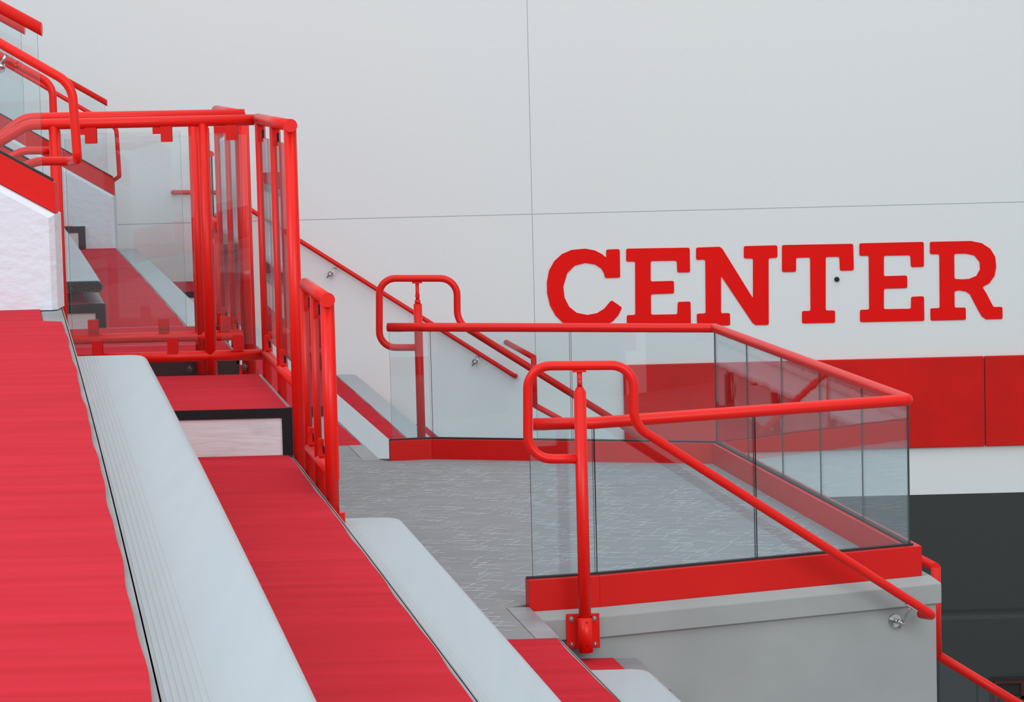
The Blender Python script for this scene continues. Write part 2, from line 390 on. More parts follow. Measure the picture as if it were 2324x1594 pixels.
# landing podium with coping
pod = thing('landing_podium', (.8, 13.9, -5), 'grey painted concrete wall and coping carrying the glass railed landing', 'wall')
_u = (K2 - K1).normalized() * .034; GP = [K0, K1, K2 + _u, K3 + _u, K4, K5]
o0 = offset_path(GP, .042); o1 = offset_path(GP, .080); o2 = offset_path(GP, .060)
def lft(r): return [(rx(1, 16.25) - .05, r[-1].y), (-1.0, r[-1].y)] + [(-1.0, r[0].y), (rx(1, 11.72) , r[0].y)]
def ringof(r, z): 
    a = [Vector((q.x, q.y, z)) for q in r]; a += [Vector((-1.6, r[-1].y, z)), Vector((-.75, r[0].y, z))]; return a
cop = MB(); r0, r1, r2 = ringof(o0, -.012), ringof(o1, -.042), ringof(o1, -.122)
k = len(r0)
tt = tessellate_polygon([r0])
cop.add(r0 + r1 + r2, [list(q) for q in tt] + [[i, (i + 1) % k, k + (i + 1) % k, k + i] for i in range(k)] + [[k + i, k + (i + 1) % k, 2 * k + (i + 1) % k, 2 * k + i] for i in range(k)] + [[2 * k + j for j in q][::-1] for q in tt])
cop.build('coping', M['conc2'], pod, bevel=.004)
MB().poly([(q.x, q.y) for q in ringof(offset_path(GP, .060), 0)], -.134, -.122).build('coping_joint', M['conc2'], pod)
MB().poly([(q.x, q.y) for q in ringof(o2, 0)], -5, -.134).build('wall_face', M['conc2'], pod)

# ------------------------------------------------------------ step blocks
def block(label, x0f, x1f, Y0, Y1, z0, z1, trim=True, body='conc3', top=True, nos=0.012, tr=.036):
    root = thing('step_block', ((x0f(Y0) + x1f(Y0)) / 2, (Y0 + Y1) / 2, z0), label, 'step')
    yy = [Y0 + (Y1 - Y0) * i / 12 for i in range(13)]
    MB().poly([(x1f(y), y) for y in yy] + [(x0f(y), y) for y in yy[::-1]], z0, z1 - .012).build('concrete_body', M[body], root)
    MB().poly([(x1f(y) - nos, y) for y in yy] + [(x0f(y), y) for y in yy[::-1]], z1 - .012, z1 + .002).build('carpet', M['carpet'], root)
    MB().poly([(x1f(y) + .003, y) for y in yy] + [(x1f(y) - nos, y) for y in yy[::-1]], z1 - .04, z1 - .001).build('nosing', M['nosing'], root)
    if trim:
        m_ = MB(); m_.aabb(x0f(Y0), x1f(Y0) + .004, Y0 - .008, Y0 + .03, z1 - tr, z1 + .001)
        m_.aabb(x1f(Y0) - tr, x1f(Y0) + .004, Y0 - .008, Y0 + .03, z0 + .002, z1 - tr); m_.build('edge_trim', M['black'], root)
    return root
block('half step with black edge trim between the nearest bench and the red side railing', lambda y: rx(-1, y), lambda y: rx(0, y) + .0, 11.92, 13.24, .585, .772)
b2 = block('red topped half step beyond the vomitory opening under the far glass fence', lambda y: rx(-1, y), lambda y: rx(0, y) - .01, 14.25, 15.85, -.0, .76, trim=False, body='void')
block('black trimmed half step under the textured bench end behind the glass fence', lambda y: rx(-1, y) + .02, lambda y: rx(0, y) - .506, 17.25, 19.2, .585, .78, nos=.09, tr=.05)
block('small black trimmed step against the far white sloping wall', lambda y: rx(-1, y) + .02, lambda y: rx(0, y) - .266, 25.5, 26.2, .585, .78, nos=.09, tr=.05)
block('little red step beside the back wall glimpsed through the tall fence', lambda y: rx(0, y) + .56, lambda y: rx(1, y) - .05, 26.0, 27.2, 0, .18, tr=.05)
block('dark grey edged step beside the far bench, seen through glass next to the far post', lambda y: rx(3, y) - .60, lambda y: rx(3, y) - .22, 26.4, 27.45, -1.17, -1.06, trim=False, nos=.075)
block('small red step with grey edge at the foot of the post mounting plate', lambda y: rx(1, y) + .005, lambda y: rx(1, y) + .40, 11.07, 11.66, -.585, -.195, trim=False, nos=.09)
# dark side wall of the opening below the near fence
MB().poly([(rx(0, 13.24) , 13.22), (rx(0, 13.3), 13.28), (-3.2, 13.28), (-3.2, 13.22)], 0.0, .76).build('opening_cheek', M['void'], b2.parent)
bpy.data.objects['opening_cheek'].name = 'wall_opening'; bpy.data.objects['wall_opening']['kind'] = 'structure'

# ------------------------------------------------------------ benches
def bench(k, Y0, Y1, ztop, label, off0=.0, off1=.285, cap_near=False, zfloor=None, group='long aluminium benches'):
    """plank follows the row; k = row whose edge it hangs from"""
    root = thing('bench', (rx(k, (Y0 + Y1) / 2) + (off0 + off1) / 2, (Y0 + Y1) / 2, ztop - .45), label, 'bench', group)
    prof = []; r = .03; wd = off1 - off0; hh = .055
    for (cx, cz, a0) in ((wd - r, -r, 0), (r * .3, -r * .3, 90)):
        rr = r if a0 == 0 else r * .3
        for j in range(7): a = math.radians(a0 + 90 * j / 6); prof.append((cx + rr * math.cos(a), cz + rr * math.sin(a)))
    prof += [(0, -hh), (wd - .012, -hh), (wd, -hh + .012)]
    # shallow extruded ribs near the back edge
    ys_ = [Y0 + .05, *[Y0 + .05 + (Y1 - .05 - Y0 - .05) * i / 40 for i in range(1, 41)]]
    ends = []
    for e, sgn in ((Y0, 1), (Y1, -1)):           # rounded plan corner on the front edge at both ends
        for j in range(1, 7):
            a = math.pi / 2 * j / 6; ends.append((e + sgn * .05 * (1 - math.sin(a)), .05 * (1 - math.cos(a))))
    st = sorted([(y, 0.0) for y in ys_] + [(y, c_) for (y, c_) in ends if True], key=lambda q: q[0])
    vs, fs = [], []; m_ = len(prof)
    def cut(y):
        for e in (Y0, Y1):
            d = abs(y - e)
            if d < .05: return .05 * (1 - math.sqrt(max(0, 1 - ((.05 - d) / .05) ** 2)))
        return 0
    yy = sorted(set([round(q[0], 4) for q in st] + [Y0, Y1] + [Y0 + .05 * (j / 6) ** 2 for j in range(6)] + [Y1 - .05 * (j / 6) ** 2 for j in range(6)]))
    for y in yy:
        c_ = cut(y)
        for (px, pz) in prof: vs.append((rx(k, y) + off0 + px * (wd - c_) / wd, y, ztop + pz))
    q = len(yy)
    for i in range(q - 1):
        for j in range(m_): fs.append([i * m_ + j, i * m_ + (j + 1) % m_, (i + 1) * m_ + (j + 1) % m_, (i + 1) * m_ + j])
    fs += [list(range(m_))[::-1], [(q - 1) * m_ + j for j in range(m_)]]
    pm = MB(); pm.add(vs, fs, 0, False); pl = pm.build('seat_plank', M['bench'], root)
    rb = MB()
    for j in range(7):
        u = .018 + .012 * j
        rb.add([(rx(k, y) + off0 + u + d_, y, ztop + .0007 * (1 if abs(d_) < .001 else 0)) for y in yy[8:-8:3] + [yy[-8]] for d_ in (-.003, 0, .003)],
               [[3 * i + a, 3 * i + a + 1, 3 * i + a + 4, 3 * i + a + 3] for i in range(len(yy[8:-8:3])) for a in (0, 1)])
    rb.build('grip_ribs', M['bench'], pl)
    if cap_near:
        cm_ = MB(); cp = [(rx(k, Y0) + off0 + px, Y0 - .05, ztop + pz + (.002 if pz > -.03 else -.004)) for (px, pz) in prof]
        cq = [(x, y + .055, z) for (x, y, z) in cp]; cm_.hexa(cp, cq); cm_.build('end_cap', M['cap'], root)
    # brackets to the riser
    zf = zfloor if zfloor is not None else ztop - .48
    y = Y0 + .6
    while y < Y1 - .2:
        x = rx(k, y) + off0
        br = MB(); br.aabb(x + .06, x + .10, y - .02, y + .02, zf + .004, ztop - hh); br.aabb(x + .02, x + wd - .04, y - .02, y + .02, ztop - hh - .03, ztop - hh + .001)
        br.build('bracket', M['black'], root); y += 1.5
    return root
bench(-1, 3.0, 11.18, 1.066, 'nearest and widest pale bench, running from bottom centre up to the tall glass fence', .01, .285)
bench(0, 3.0, 10.95, .48, 'second pale bench, ending in front of the grey landing carpet', .01, .295)
bench(1, 5.0, 11.0, -.105, 'third pale bench, its short end showing below the red post plate', .01, .315)
bench(0, 17.3, 25.2, .905, 'pale bench with dark textured end cap behind the tall glass fence', -.86 + .02, -.51, True, zfloor=.78)
bench(0, 16.6, 27.3, .48, 'far bench beside the red step to the back wall, dark round end by the railing', .01, .285, True)
bench(1, 17.0, 27.3, -.105, 'far pale bench crossing between two red steps just beyond the landing', .01, .30, True)
bench(3, 20.0, 27.3, -1.275, 'sliver of the lowest far bench just above the far red kick plate of the landing', .01, .30, True)
bench(2, 17.0, 27.3, -.69, 'farthest pale bench ending against the back wall, seen through the landing glass', .01, .30, True)


# ------------------------------------------------------------ glass helpers
def pane(A, B, z0, z1, parent, th=.011, m='glass', slope=None, name='glass_pane'):
    A = Vector(A); B = Vector(B); t_ = (B - A); t_.z = 0; nn_ = Vector((t_.y, -t_.x, 0)).normalized() * th / 2
    if slope is None: c4_ = [(A.x, A.y, z0), (B.x, B.y, z0), (B.x, B.y, z1), (A.x, A.y, z1)]
    else: c4_ = [(A.x, A.y, slope[0]), (B.x, B.y, slope[1]), (B.x, B.y, slope[2]), (A.x, A.y, slope[3])]
    c4_ = [Vector(q) for q in c4_]; mb = MB()
    f = [q + nn_ for q in c4_]; g_ = [q - nn_ for q in c4_]
    mb.add(f + g_, [[0, 1, 2, 3], [7, 6, 5, 4]], 0); mb.add(f + g_, [[i, (i + 1) % 4, 4 + (i + 1) % 4, 4 + i] for i in range(4)], 1)
    return mb.build(name, [M[m], M['rim']], parent)


# ------------------------------------------------------------ landing guard
lg = thing('glass_guardrail', (.6, 13.9, 0), 'red topped glass guardrail wrapping around the grey landing', 'railing')
RZ = .70
a_ = atZ(1210, 963, RZ); e_ = atZ(880, 743, RZ)
rail = [Vector((a_.x, a_.y, RZ))] + [Vector((q.x, q.y, RZ)) for q in (K1, K2, K3, K4)] + [Vector((e_.x, e_.y, RZ))]
MB().tube(rail, .0235, 28, [.0, .02, .02, .0]).build('top_rail', M['red'], lg)
oo, ii = offset_path(G, .040), offset_path(G, -.030)
for i in range(5):
    nm_ = 'kick_plate'
    mb = MB(); r_ = [oo[i], oo[i + 1], ii[i + 1], ii[i]]
    mb.poly([(q.x, q.y) for q in r_], -.012, .11); mb.build(nm_, M['redkick'], lg, bevel=.002)
gk = MB(); g1, g2 = offset_path(G, .012), offset_path(G, -.012)
for i in range(5): gk.poly([(q.x, q.y) for q in (g1[i], g1[i + 1], g2[i + 1], g2[i])], .11, .118)
gk.build('gasket', M['gasket'], lg)
def panes(A, B, k, m='glassb', gap=.008, s0=.0, s1=.0, th=.011):
    A = Vector(A); B = Vector(B); t_ = (B - A); L = t_.length; t_.normalize(); A = A + t_ * s0; L -= s0 + s1
    for i in range(k): pane(A + t_ * (L * i / k + gap / 2), A + t_ * (L * (i + 1) / k - gap / 2), .112, RZ - .018, lg, m=m, th=th)
panes(K0, K1, 1, s0=.02); panes(K1, K2, 2); panes(K2, K3, 5, 'glassw', gap=.004, th=.006); panes(K3, K4, 2); panes(K4, K5, 1, s1=.01)


# ------------------------------------------------------------ steel bracket
def bracket(hand, P, wall, up, parent):
    """P on the rail underside, wall = wall point"""
    P = Vector(P); wall = Vector(wall); d = (P - wall); b_ = MB(); nrm = Vector((wall.x - hand.x, wall.y - hand.y, 0))
    nrm = Vector(hand).normalized() if hand.length < 1.5 else nrm.normalized()
    j = wall - nrm * .062
    b_.disc(wall - nrm * .004, nrm, .030, .008); b_.tube([wall, j], .011, 14); b_.ball(j, .0125, 12)
    dirn = (P - j).normalized(); b_.tube([j - dirn * .035, P], .0062, 12)
    return b_.build('bracket', M['steel'], parent)


# near handrail
U = (K2 - K1).normalized(); NO = Vector((U.y, -U.x, 0)); HP = Vector((K1.x, 11.63, 0)); HY = 11.62
hr = thing('handrail', (.29, HY, -.2), 'nearest looped red stair handrail on a post bolted to the grey landing wall', 'handrail')
pl0 = atY(1439, 968, HY); hn = NO
lp = [atY(x, y, HY) for (x, y) in ((1316, 1042), (1198, 1042), (1198, 831), (1438, 829), (1439, 966))]
e2 = atP(2120, 1399, pl0, hn)
ret = e2 - NO * .085 + Vector((-.012, 0, -.004))
MB().tube(lp + [e2, ret], .0182, 22, [.09, .085, .085, .11, .028]).build('rail', M['red'], hr)
pt = atY(1316, 890, HY); pbm = atY(1325, 1475, HY); px_ = pt.x
pst = MB(); pst.tube([(px_, HY, pbm.z), (px_, HY, pt.z)], .0235, 24); pst.build('post', M['red'], hr)
cn = MB(); top = pt.z
vs = []
for (rr, zz) in ((.0235, top), (.013, top + .018), (.011, top + .02)):
    vs += [(px_ + rr * math.cos(2 * math.pi * j / 24), HY + rr * math.sin(2 * math.pi * j / 24), zz) for j in range(24)]
cn.add(vs, [[i * 24 + j, i * 24 + (j + 1) % 24, (i + 1) * 24 + (j + 1) % 24, (i + 1) * 24 + j] for i in range(2) for j in range(24)], 0, True)
zt = atY(1316, 843, HY).z
cn.tube([(px_, HY, top + .015), (px_, HY, zt)], .0098, 14); cn.aabb(px_ - .026, px_ + .026, HY - .012, HY + .012, zt - .003, zt + .006)
cn.aabb(px_ - .007, px_ + .007, HY - .014, HY + .014, top + .03, top + .05)
sv = cn.build('swivel', M['red'], hr)
MB().disc((px_, HY - .0145, top + .042), (0, 1, 0), .004, .003).build('screw', M['steel'], sv)
c1_, c2_ = atY(1285, 1400, HY), atY(1363, 1477, HY)
pz0, pz1 = c2_.z, c1_.z; wallY = min(o1[0].y, o1[1].y) + .0
WPY = min(o1[0].y + (o1[1].y - o1[0].y) * (c1_.x - o1[0].x) / (o1[1].x - o1[0].x), o1[1].y) - .003
plt = MB(); plt.aabb(c1_.x, c2_.x, WPY - .006, WPY + .002, pz0, pz1); plate = plt.build('mounting_plate', M['red'], hr, bevel=.002)
slv = MB(); slv.aabb(px_ - .0275, px_ + .0275, HY - .012, WPY - .006, pz0 - .004, pz1 - .004)
slv.tube([(px_, HY - .004, pz0 - .004), (px_, HY - .004, pz1 - .004)], .0275, 24); slv.build('sleeve', M['red'], hr)
for dx in (.017, .983):
    for dz in (.12, .86):
        bx_ = c1_.x + (c2_.x - c1_.x) * (.155 if dx < .5 else .845); bz_ = pz0 + (pz1 - pz0) * dz
        bt = MB().disc((bx_, WPY - .010, bz_), (0, 1, 0), .0105, .005, 20).disc((bx_, WPY - .014, bz_), (0, 1, 0), .0072, .008, 6).ball((bx_, WPY - .018, bz_), .0042).build('bolt', M['steel'], plate)
for dz in (.18, .86):
    MB().disc((px_ + .006, HY - .0318, pz0 + (pz1 - pz0) * dz), (0, 1, 0), .0028, .002, 12).build('screw_hole', M['black'], plate)
q1 = atP(2068, 1380, pl0, hn); wl = atP(2030, 1409, o2[1], NO)
jn = wl + NO * .062
bk = MB(); bk.disc(wl + NO * .004, NO, .027, .008); bk.tube([wl, jn], .0095, 16); bk.ball(jn, .012, 14)
dr = (q1 - jn).normalized(); bk.tube([jn - dr * .036, q1], .0058, 14)
sl = (e2 - lp[-1]).normalized(); bk.box(q1 + Vector((0, 0, .001)), sl * .028, sl.cross(NO).normalized() * .0025, NO * .009)
tag(bk.build('bracket', M['steel'], hr), 'brushed steel bracket')

# far handrail (mirror of the near one)
FY = 16.27
fh = thing('handrail', (-.55, FY, -.2), 'looped red stair handrail on a post behind the far glass of the landing', 'handrail')
fl = [atY(x, y, FY) for (x, y) in ((948, 789), (861, 789), (861, 632), (1037, 632), (1038, 732))]
V3 = (K3 - K4).normalized(); NF = Vector((-V3.y, V3.x, 0)); fe = atP(1460, 995, fl[-1], NF)
MB().tube(fl + [fe], .0185, 20, [.085, .085, .09, .11]).build('rail', M['red'], fh)
fx = atY(948, 690, FY); fz = atY(955, 1080, FY).z
MB().tube([(fx.x, FY, fz), (fx.x, FY, fx.z)], .0225, 20).build('post', M['red'], fh)
zt = atY(948, 642, FY).z; s2 = MB(); s2.tube([(fx.x, FY, fx.z), (fx.x, FY, fx.z + .022)], .015, 16); s2.tube([(fx.x, FY, fx.z), (fx.x, FY, zt)], .0098, 14)
s2.aabb(fx.x - .026, fx.x + .026, FY - .012, FY + .012, zt - .003, zt + .006); s2.aabb(fx.x - .0115, fx.x + .0115, FY - .013, FY + .013, fx.z + .035, fx.z + .052)
s2.build('swivel', M['red'], fh)
MB().aabb(fx.x - .065, fx.x + .065, FY - .05, FY - .03, fz, fz + .13).build('mounting_plate', M['red'], fh)

# back wall handrail
wh = thing('handrail', (-1, WY, -.9), 'thin red handrail sloping down the white back wall on steel brackets', 'handrail')
HWY = WY - .085
wp = [atY(x, y, HWY) for (x, y) in ((392, 437), (506, 437), (690, 557), (1170, 855))]
w0 = wp[0] + Vector((0, .08, 0)); w3 = wp[-1] + Vector((.0, .08, -.0))
MB().tube([w0, wp[0], wp[1], wp[-1], w3], .0205, 16, [.035, .08, .035]).build('rail', M['red'], wh)
for (x, y, wx, wy) in ((763, 604, 750, 622), (1088, 805, 1078, 821)):
    q = atY(x, y, HWY) - Vector((0, 0, .018)); wv = atY(wx, wy, WY); nn_ = Vector((0, 1, 0)); jn = wv - nn_ * .075
    m_ = MB(); m_.disc(wv - nn_ * .004, nn_, .026, .01); m_.tube([wv, jn], .013, 12); m_.ball(jn, .018, 10)
    dr = (q - jn).normalized(); m_.tube([jn - dr * .04, q], .008, 10); m_.aabb(q.x - .035, q.x + .035, q.y - .012, q.y + .012, q.z, q.z + .006)
    tag(m_.build('bracket', M['steel'], wh), 'brushed steel bracket')

# ------------------------------------------------------------ tall fences round the opening
def clip(x0, y0, x1, y1, Y, root, bolts=False, dy=-.016):
    A, B = atY(x0, y0, Y + dy), atY(x1, y1, Y + dy)
    c_ = MB().aabb(A.x, B.x, Y + dy - .004, Y + dy + .004, B.z, A.z).aabb(A.x, B.x, Y + .012, Y + .020, B.z, A.z).build('clip', M['redkick'], root)
    if bolts:
        for t_ in (.25, .75):
            MB().disc((A.x + (B.x - A.x) * t_, Y + dy - .006, B.z + (A.z - B.z) * .3), (0, 1, 0), .006, .004, 12).build('screw', M['dsteel'], c_)
def fence(Y, zr, label, railpx, botpx, posts, clips, pns, boltsf, bolt_at=()):
    root = thing('glass_fence', (rx(-.5, Y), Y, .6), label, 'railing')
    P = [atY(x, y, Y) for (x, y) in railpx]
    MB().tube(P, .0235, 24, [.13]).build('top_rail', M['red'], root)
    B = [atY(x, y, Y) for (x, y) in botpx]
    zb = sum(q.z for q in B[-2:]) / 2
    MB().tube([(B[0].x, Y, zb), (B[-1].x, Y, zb)], .0235, 24).build('bottom_rail', M['red'], root)
    for (x, y, y1) in posts:
        q = atY(x, y, Y); q1 = atY(x, y1, Y).z
        pm = MB(); pm.tube([(q.x, Y, q1), (q.x, Y, q.z)], .0225, 22); pm.aabb(q.x - .024, q.x + .024, Y + .012, Y + .03, q1, q.z - .02)
        pm.build('post', M['red'], root)
    for c_ in clips: clip(*c_, Y, root, boltsf and c_[1] > 600)
    for (x0, x1, y0, y1) in pns:
        A, Bq = atY(x0, (y0 + y1) / 2, Y), atY(x1, (y0 + y1) / 2, Y)
        pane((A.x, Y, 0), (Bq.x, Y, 0), atY((x0 + x1) / 2, y1, Y).z, atY((x0 + x1) / 2, y0, Y).z, root, th=.012)
    for (x, y) in bolt_at:
        q = atY(x, y, Y - .03); bx_ = MB().disc(q, (0, 1, 0), .015, .008, 18).disc(q - Vector((0, .006, 0)), (0, 1, 0), .008, .008, 6).build('bolt', M['steel'], root)
    return root, zb
fence(14.2, 1.875, 'far tall fence of red tubes and clear glass across the opening',
      [(-140, 420), (56, 268), (555, 259)], [(150, 769), (440, 763.7), (552, 761)],
      [(437, 262, 850), (551, 260, 850), (121, 272, 780)],
      [(180, 291, 200, 306), (346, 289, 366, 304), (485, 287, 514, 302), (199, 727, 223, 762), (359, 724, 383, 757), (499, 719, 523, 752)],
      [(148, 416, 301, 744), (484, 552, 300, 738)], True, [(430, 838), (554, 833)])
fence(13.3, 1.87, 'near tall fence of thick red tubes and clear glass above the black trimmed step',
      [(-140, 408), (62, 283), (577, 272)], [(140, 817), (400, 810), (597, 805)],
      [(460, 280, 905), (122, 286, 900)],
      [(192, 290, 219, 326), (364, 287, 390, 322), (512, 284, 539, 318), (208, 774, 233, 812), (379, 768, 404, 803), (528, 762, 553, 797)],
      [(156, 441, 312, 785), (496, 566, 306, 781)], False, [])

def side(Y0, Y1, z, zb, label, posts, zfoot, cap=True, stubs=()):
    """railing along the row edge, Y0 far end, Y1 near end"""
    X = lambda y: rx(0, y) + .028
    root = thing('side_railing', (X((Y0 + Y1) / 2), (Y0 + Y1) / 2, zfoot), label, 'railing')
    MB().tube([(X(Y0), Y0, z), (X(Y1), Y1, z)], .0235, 24).disc((X(Y1), Y1, z), (.165, -1, 0), .0255, .004).build('top_rail', M['red'], root)
    MB().tube([(X(Y0), Y0, zb), (X(posts[0] if abs(posts[0] - Y1) < abs(posts[-1] - Y1) else posts[-1]), (posts[0] if abs(posts[0] - Y1) < abs(posts[-1] - Y1) else posts[-1]), zb)], .0212, 22).build('bottom_rail', M['red'], root)
    for y in posts:
        m_ = MB(); end_ = y == min(posts); m_.tube([(X(y), y, zfoot + .1), (X(y), y, z)], .0232 if end_ else .020, 22); m_.aabb(X(y) + .004, X(y) + (.0255 if end_ else .0245), y - .014, y + .018, zb - .02, z - .012)
        po = m_.build('post', M['red'], root)
        m_ = MB(); m_.tube([(X(y), y, zfoot - .06), (X(y), y, zfoot + .14)], .0245, 22); m_.aabb(X(y) - .03, X(y) + .041, y - .012, y + .03, zfoot - .06, zfoot + .17); m_.build('sleeve', M['red'], po)
    for (a, c_) in zip(posts, posts[1:]):
        lo_, hi_ = min(a, c_) + .045, max(a, c_) - .045
        pane((X(lo_), lo_, 0), (X(hi_), hi_, 0), zb + .075, z - .075, root, th=.011)
        for zz in (zb + .055, z - .062):
            for yy_ in (hi_ - .03,):
                m_ = MB(); m_.box((X(yy_), yy_, zz), (.014, 0, 0), (0, .022, 0), (0, 0, .032)); cl = m_.build('clip', M['redkick'], root)
                MB().box((X(yy_) + .009, yy_ - .0225, zz), (.0045, 0, 0), (0, .001, 0), (0, 0, .020)).build('slot_pad', M['black'], cl)
    return root
side(13.3, 11.86, 1.87, .862, 'tall red side railing with narrow glass slits rising from the near fence corner', (13.22, 12.55, 11.91), .34)
side(11.5, 10.72, 1.285, .668, 'short lower red side railing stepping down towards the grey landing', (11.5, 11.15, 10.76), .36)
side(15.6, 14.2, 1.875, .80, 'tall red side railing behind the near one, at the far fence corner', (14.26, 14.9, 15.55), .48)
side(16.75, 15.7, 1.285, .668, 'short lower far side railing half hidden behind the fence posts', (15.75, 16.25, 16.7), .40)

# ------------------------------------------------------------ sloping parapets of the upper stair, with glass guards and handrails
def parapet(Y, name, label, end, slope_top, zbase, kick_h, rail_dz, thick, lab_guard, left, mt='conc', glass_in=.0, rail_end=None, pane_cut=(), front=None):
    """end = x of the down-hill end, slope_top = (z at end, slope): top rises to the left"""
    z0, sl_ = slope_top; zl = z0 + sl_ * (end - left); c_ = .02
    root = thing(name, ((end + left) / 2, Y, zbase), label, 'wall')
    A = [(left, zbase), (end, zbase), (end, z0), (left, zl)]; B = [(left, zbase), (end - c_, zbase), (end - c_, z0 - .022 + sl_ * c_ - .0), (left, zl - .022)]
    m_ = MB(); fr = [Vector((x, Y, z)) for x, z in B]; md = [Vector((x, Y + c_, z)) for x, z in A]; bk_ = [Vector((x, Y + thick, z)) for x, z in A]
    m_.add(fr + md + bk_, [[3, 2, 1, 0]] + [[i, (i + 1) % 4, 4 + (i + 1) % 4, 4 + i] for i in range(4)] + [[4 + i, 4 + (i + 1) % 4, 8 + (i + 1) % 4, 8 + i] for i in range(4)] + [[8, 9, 10, 11]])
    m_.build('wall_body', M[mt], root)
    g_ = thing('glass_guard', ((end + left) / 2, Y + thick / 2, z0), lab_guard, 'railing')
    gy = Y + thick / 2 + glass_in; k0 = .003
    m_ = MB(); ft = [(left, zl), (end, z0), (end, z0 + kick_h), (left, zl + kick_h)]
    m_.hexa([Vector((x, gy - .035, z + k0)) for x, z in ft], [Vector((x, gy + .035, z + k0)) for x, z in ft]); m_.build('kick_plate', M['redkick'], g_)
    m_ = MB(); ft = [(left, zl + kick_h), (end - .01, z0 + kick_h + sl_ * .01), (end - .01, z0 + kick_h + sl_ * .01 + .01), (left, zl + kick_h + .01)]
    m_.hexa([Vector((x, gy - .012, z + k0)) for x, z in ft], [Vector((x, gy + .012, z + k0)) for x, z in ft]); m_.build('gasket', M['gasket'], g_)
    re = rail_end or end; rr = .0235; zc = rail_dz
    L_ = (left, gy, zc + sl_ * (re - left)); E_ = (re, gy, zc)
    # tube with a plumb-cut end
    mm = MB(); vs = []
    for j in range(24):
        a = 2 * math.pi * j / 24; u = math.cos(a) * rr; v = math.sin(a) * rr * math.sqrt(1 + sl_ ** 2)
        vs += [(L_[0], gy + u, L_[2] + v), (E_[0], gy + u, E_[2] + v)]
    mm.add(vs, [[2 * j, 2 * j + 1, (2 * j + 3) % 48, (2 * j + 2) % 48] for j in range(24)], 0, True)
    mm.add(vs, [[2 * j for j in range(24)], [2 * j + 1 for j in range(24)][::-1]]); mm.build('top_rail', M['red'], g_)
    xs_ = [re - .014] + list(pane_cut) + [left]
    for a, c_ in zip(xs_[1:], xs_):
        a2, c2 = a + .004, c_ - .004
        zb_ = lambda x: z0 + kick_h + sl_ * (end - x); zt_ = lambda x: zc + sl_ * (re - x) - .02
        pane((a2, gy, 0), (c2, gy, 0), 0, 0, g_, slope=(zb_(a2), zb_(c2), zt_(c2), zt_(a2)))
    return root, g_
PY = 12.02
ek = atY(123, 488, PY + .02); kt = atY(123, 415, PY + .1); re = atY(95, 67, PY + .1)
parapet(PY, 'parapet', 'white painted concrete wall with sloping top at the left edge, by the nearest red step', ek.x, (ek.z, .575), 1.17, kt.z - ek.z - .003, re.z, .2,
        'red and glass sloping guard on the near white concrete wall, top left', -3.4, rail_end=re.x)
# near upper handrail wraps the wall end
uh = thing('handrail', (-1.8, 12.0, 1.9), 'thick red handrail at the top left turning down beside the near fence', 'handrail')
NY = 11.93
hp = [atY(x, y, NY) for (x, y) in ((-600, -244), (163, 191), (176, 362))]
b0 = atY(160, 366, 12.30); b1 = atY(78, 366, 12.42); b2_ = atY(-40, 432, 12.42)
MB().tube([hp[0], hp[1], hp[2] + Vector((0, 0, 0)), b0, b1, b2_], .0182, 20, [.11, .03, .03, .12]).build('rail', M['red'], uh)
m_ = MB(); q = atY(14, 122, NY) ; wv = atY(0, 150, 12.0); jn = atY(3, 150, NY + .01)
m_.disc(atY(-2, 153, 12.0), (0, 1, 0), .024, .01); m_.tube([atY(-2, 153, 12.0), jn], .011, 12); m_.ball(jn, .012, 10); m_.tube([jn, q], .0065, 12)
s0_ = (hp[1] - hp[0]).normalized(); m_.box(q, s0_ * .028, (0, .009, 0), s0_.cross(Vector((0, 1, 0))) * .0025)
tag(m_.build('bracket', M['steel'], uh), 'brushed steel bracket')
# second parapet beyond the opening
P2 = 14.3
ek2 = atY(70, 432, P2); re2 = atY(56, 66, P2 + .1)
parapet(P2, 'parapet', 'second white sloping wall hidden behind the near one, carrying glass', ek2.x, (ek2.z, .575), 1.17, .12, re2.z, .2,
        'second sloping glass guard just behind the near one, its rail seen through glass', -3.8, rail_end=re2.x)
u2 = thing('handrail', (-2.2, P2, 1.9), 'second red handrail end bending down behind the near one', 'handrail')
QY = 14.55
hp = [atY(x, y, QY) for (x, y) in ((-600, -203), (119, 191), (124, 341))]
MB().tube([hp[0], hp[1], hp[2], atY(112, 342, QY - .3), atY(50, 342, QY - .35), atY(-20, 382, QY - .35)], .0182, 20, [.1, .03, .03, .1]).build('rail', M['red'], u2)
# far parapet by the back wall
P3 = 25.6
ek3 = atY(257, 445, P3); kt3 = atY(257, 405, P3 + .1); re3 = atY(243, 234, P3 + .1)
parapet(P3, 'parapet', 'far white sloping concrete wall seen through the tall glass fence', ek3.x, (ek3.z, .60), .585, kt3.z - ek3.z - .003, re3.z, .2,
        'far sloping glass guard with red rail ending in front of the back wall', -7, rail_end=re3.x)
u3 = thing('handrail', (-3.4, P3, 1.2), 'slim far red handrail turned down at the end of the far sloping wall', 'handrail')
TY = 25.5
hp = [atY(x, y, TY) for (x, y) in ((-500, -150), (264, 291), (271, 400))]
MB().tube([hp[0], hp[1], hp[2], hp[2] + Vector((-.09, .25, -.05))], .018, 14, [.07, .02]).build('rail', M['red'], u3)

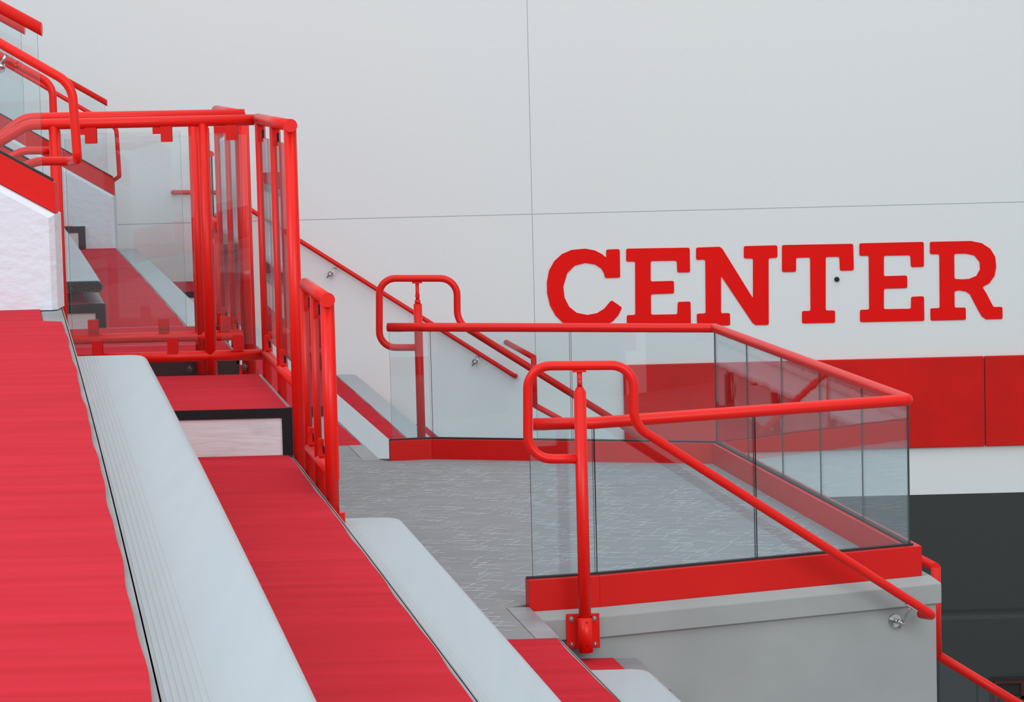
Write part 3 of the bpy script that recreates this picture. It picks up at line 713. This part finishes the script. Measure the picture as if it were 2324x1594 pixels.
# small guard rail end beside the back wall
gx = atY(479, 350, 25.9)
sg = thing('glass_guard', (gx.x, 26.5, .6), 'small glass guard seen end on between the fence posts, red ball shaped rail end', 'railing')
dxy = rx(0, 27) - rx(0, 26)
MB().tube([(gx.x, 25.9, gx.z), (gx.x + dxy * 1.4, 27.35, gx.z)], .026, 20).build('top_rail', M['red'], sg)
zb_ = atY(483, 490, 25.9).z
pane((gx.x, 25.92, 0), (gx.x + dxy * 1.4, 27.35, 0), zb_, gx.z - .02, sg, th=.016)
MB().aabb(gx.x - .02, gx.x + .02, 25.9, 27.3, .01, zb_).build('kick_plate', M['redkick'], sg)

# ------------------------------------------------------------ lower guards below the landing
def lowguard(Y, cap, bot, slope_to, r, label, Yback, panesx):
    C_ = atY(*cap, Y); B_ = atY(cap[0] + .5, bot[1], Y); S = atY(*slope_to, Y)
    root = thing('lower_guard', (C_.x, Y, B_.z - .6), label, 'railing')
    dx = -.165 * (Yback - Y)
    MB().tube([(C_.x, Y, C_.z - .002), (C_.x + dx, Yback, C_.z)], r, 24).build('top_rail', M['red'], root)
    MB().tube([(C_.x, Y, C_.z), (C_.x, Y, B_.z - .035)], r * 1.0, 24).build('post', M['red'], root)
    sl_ = (S - B_); ext = B_ + sl_ * 1.35
    MB().tube([(C_.x, Y + .005, B_.z - .02), (ext.x, Y + .005, ext.z - .02)], r, 24).build('sloping_rail', M['red'], root)
    k = sl_.z / sl_.x; X0 = C_.x
    for a, c_ in zip(panesx, panesx[1:]):
        xa_, xb_ = X0 + a + .003, X0 + c_ - .003; f_ = lambda x: B_.z - .02 + k * (x - X0) - .03
        pane((xa_, Y + .01, 0), (xb_, Y + .01, 0), 0, 0, root, slope=(f_(xa_) - .62, f_(xb_) - .62, f_(xb_), f_(xa_)))
    m_ = MB(); f_ = lambda x: B_.z - .02 + k * (x - X0) - .64; xe = X0 + panesx[-1]
    m_.hexa([Vector((X0, Y - .02, f_(X0) - .12)), Vector((xe, Y - .02, f_(xe) - .12)), Vector((xe, Y - .02, f_(xe))), Vector((X0, Y - .02, f_(X0)))],
            [Vector((X0, Y + .04, f_(X0) - .12)), Vector((xe, Y + .04, f_(xe) - .12)), Vector((xe, Y + .04, f_(xe))), Vector((X0, Y + .04, f_(X0)))])
    m_.build('kick_plate', M['redkick'], root)
    m_ = MB(); g_ = lambda x: f_(x) - .12
    m_.hexa([Vector((X0, Y - .06, -5)), Vector((xe, Y - .06, -5)), Vector((xe, Y - .06, g_(xe))), Vector((X0, Y - .06, g_(X0)))],
            [Vector((X0, Y + .1, -5)), Vector((xe, Y + .1, -5)), Vector((xe, Y + .1, g_(xe))), Vector((X0, Y + .1, g_(X0)))])
    w_ = thing('low_wall', (X0, Y, -5), 'concrete wall under the ' + label[:60], 'wall'); m_.build('wall_body', M['conc2'], w_)
    return root
lowguard(15.5, (2124, 1288), (2130, 1478), (2324, 1598), .0245, 'red sloping guard rail beyond the lower right corner of the landing', 17.8, (.01, .205, .9, 1.6))
lowguard(26, (1211, 811), (1216, 915), (1275, 949), .024, 'small distant red guard rail with short post behind the landing loop', 27.4, (.01, .15, .31, .6))
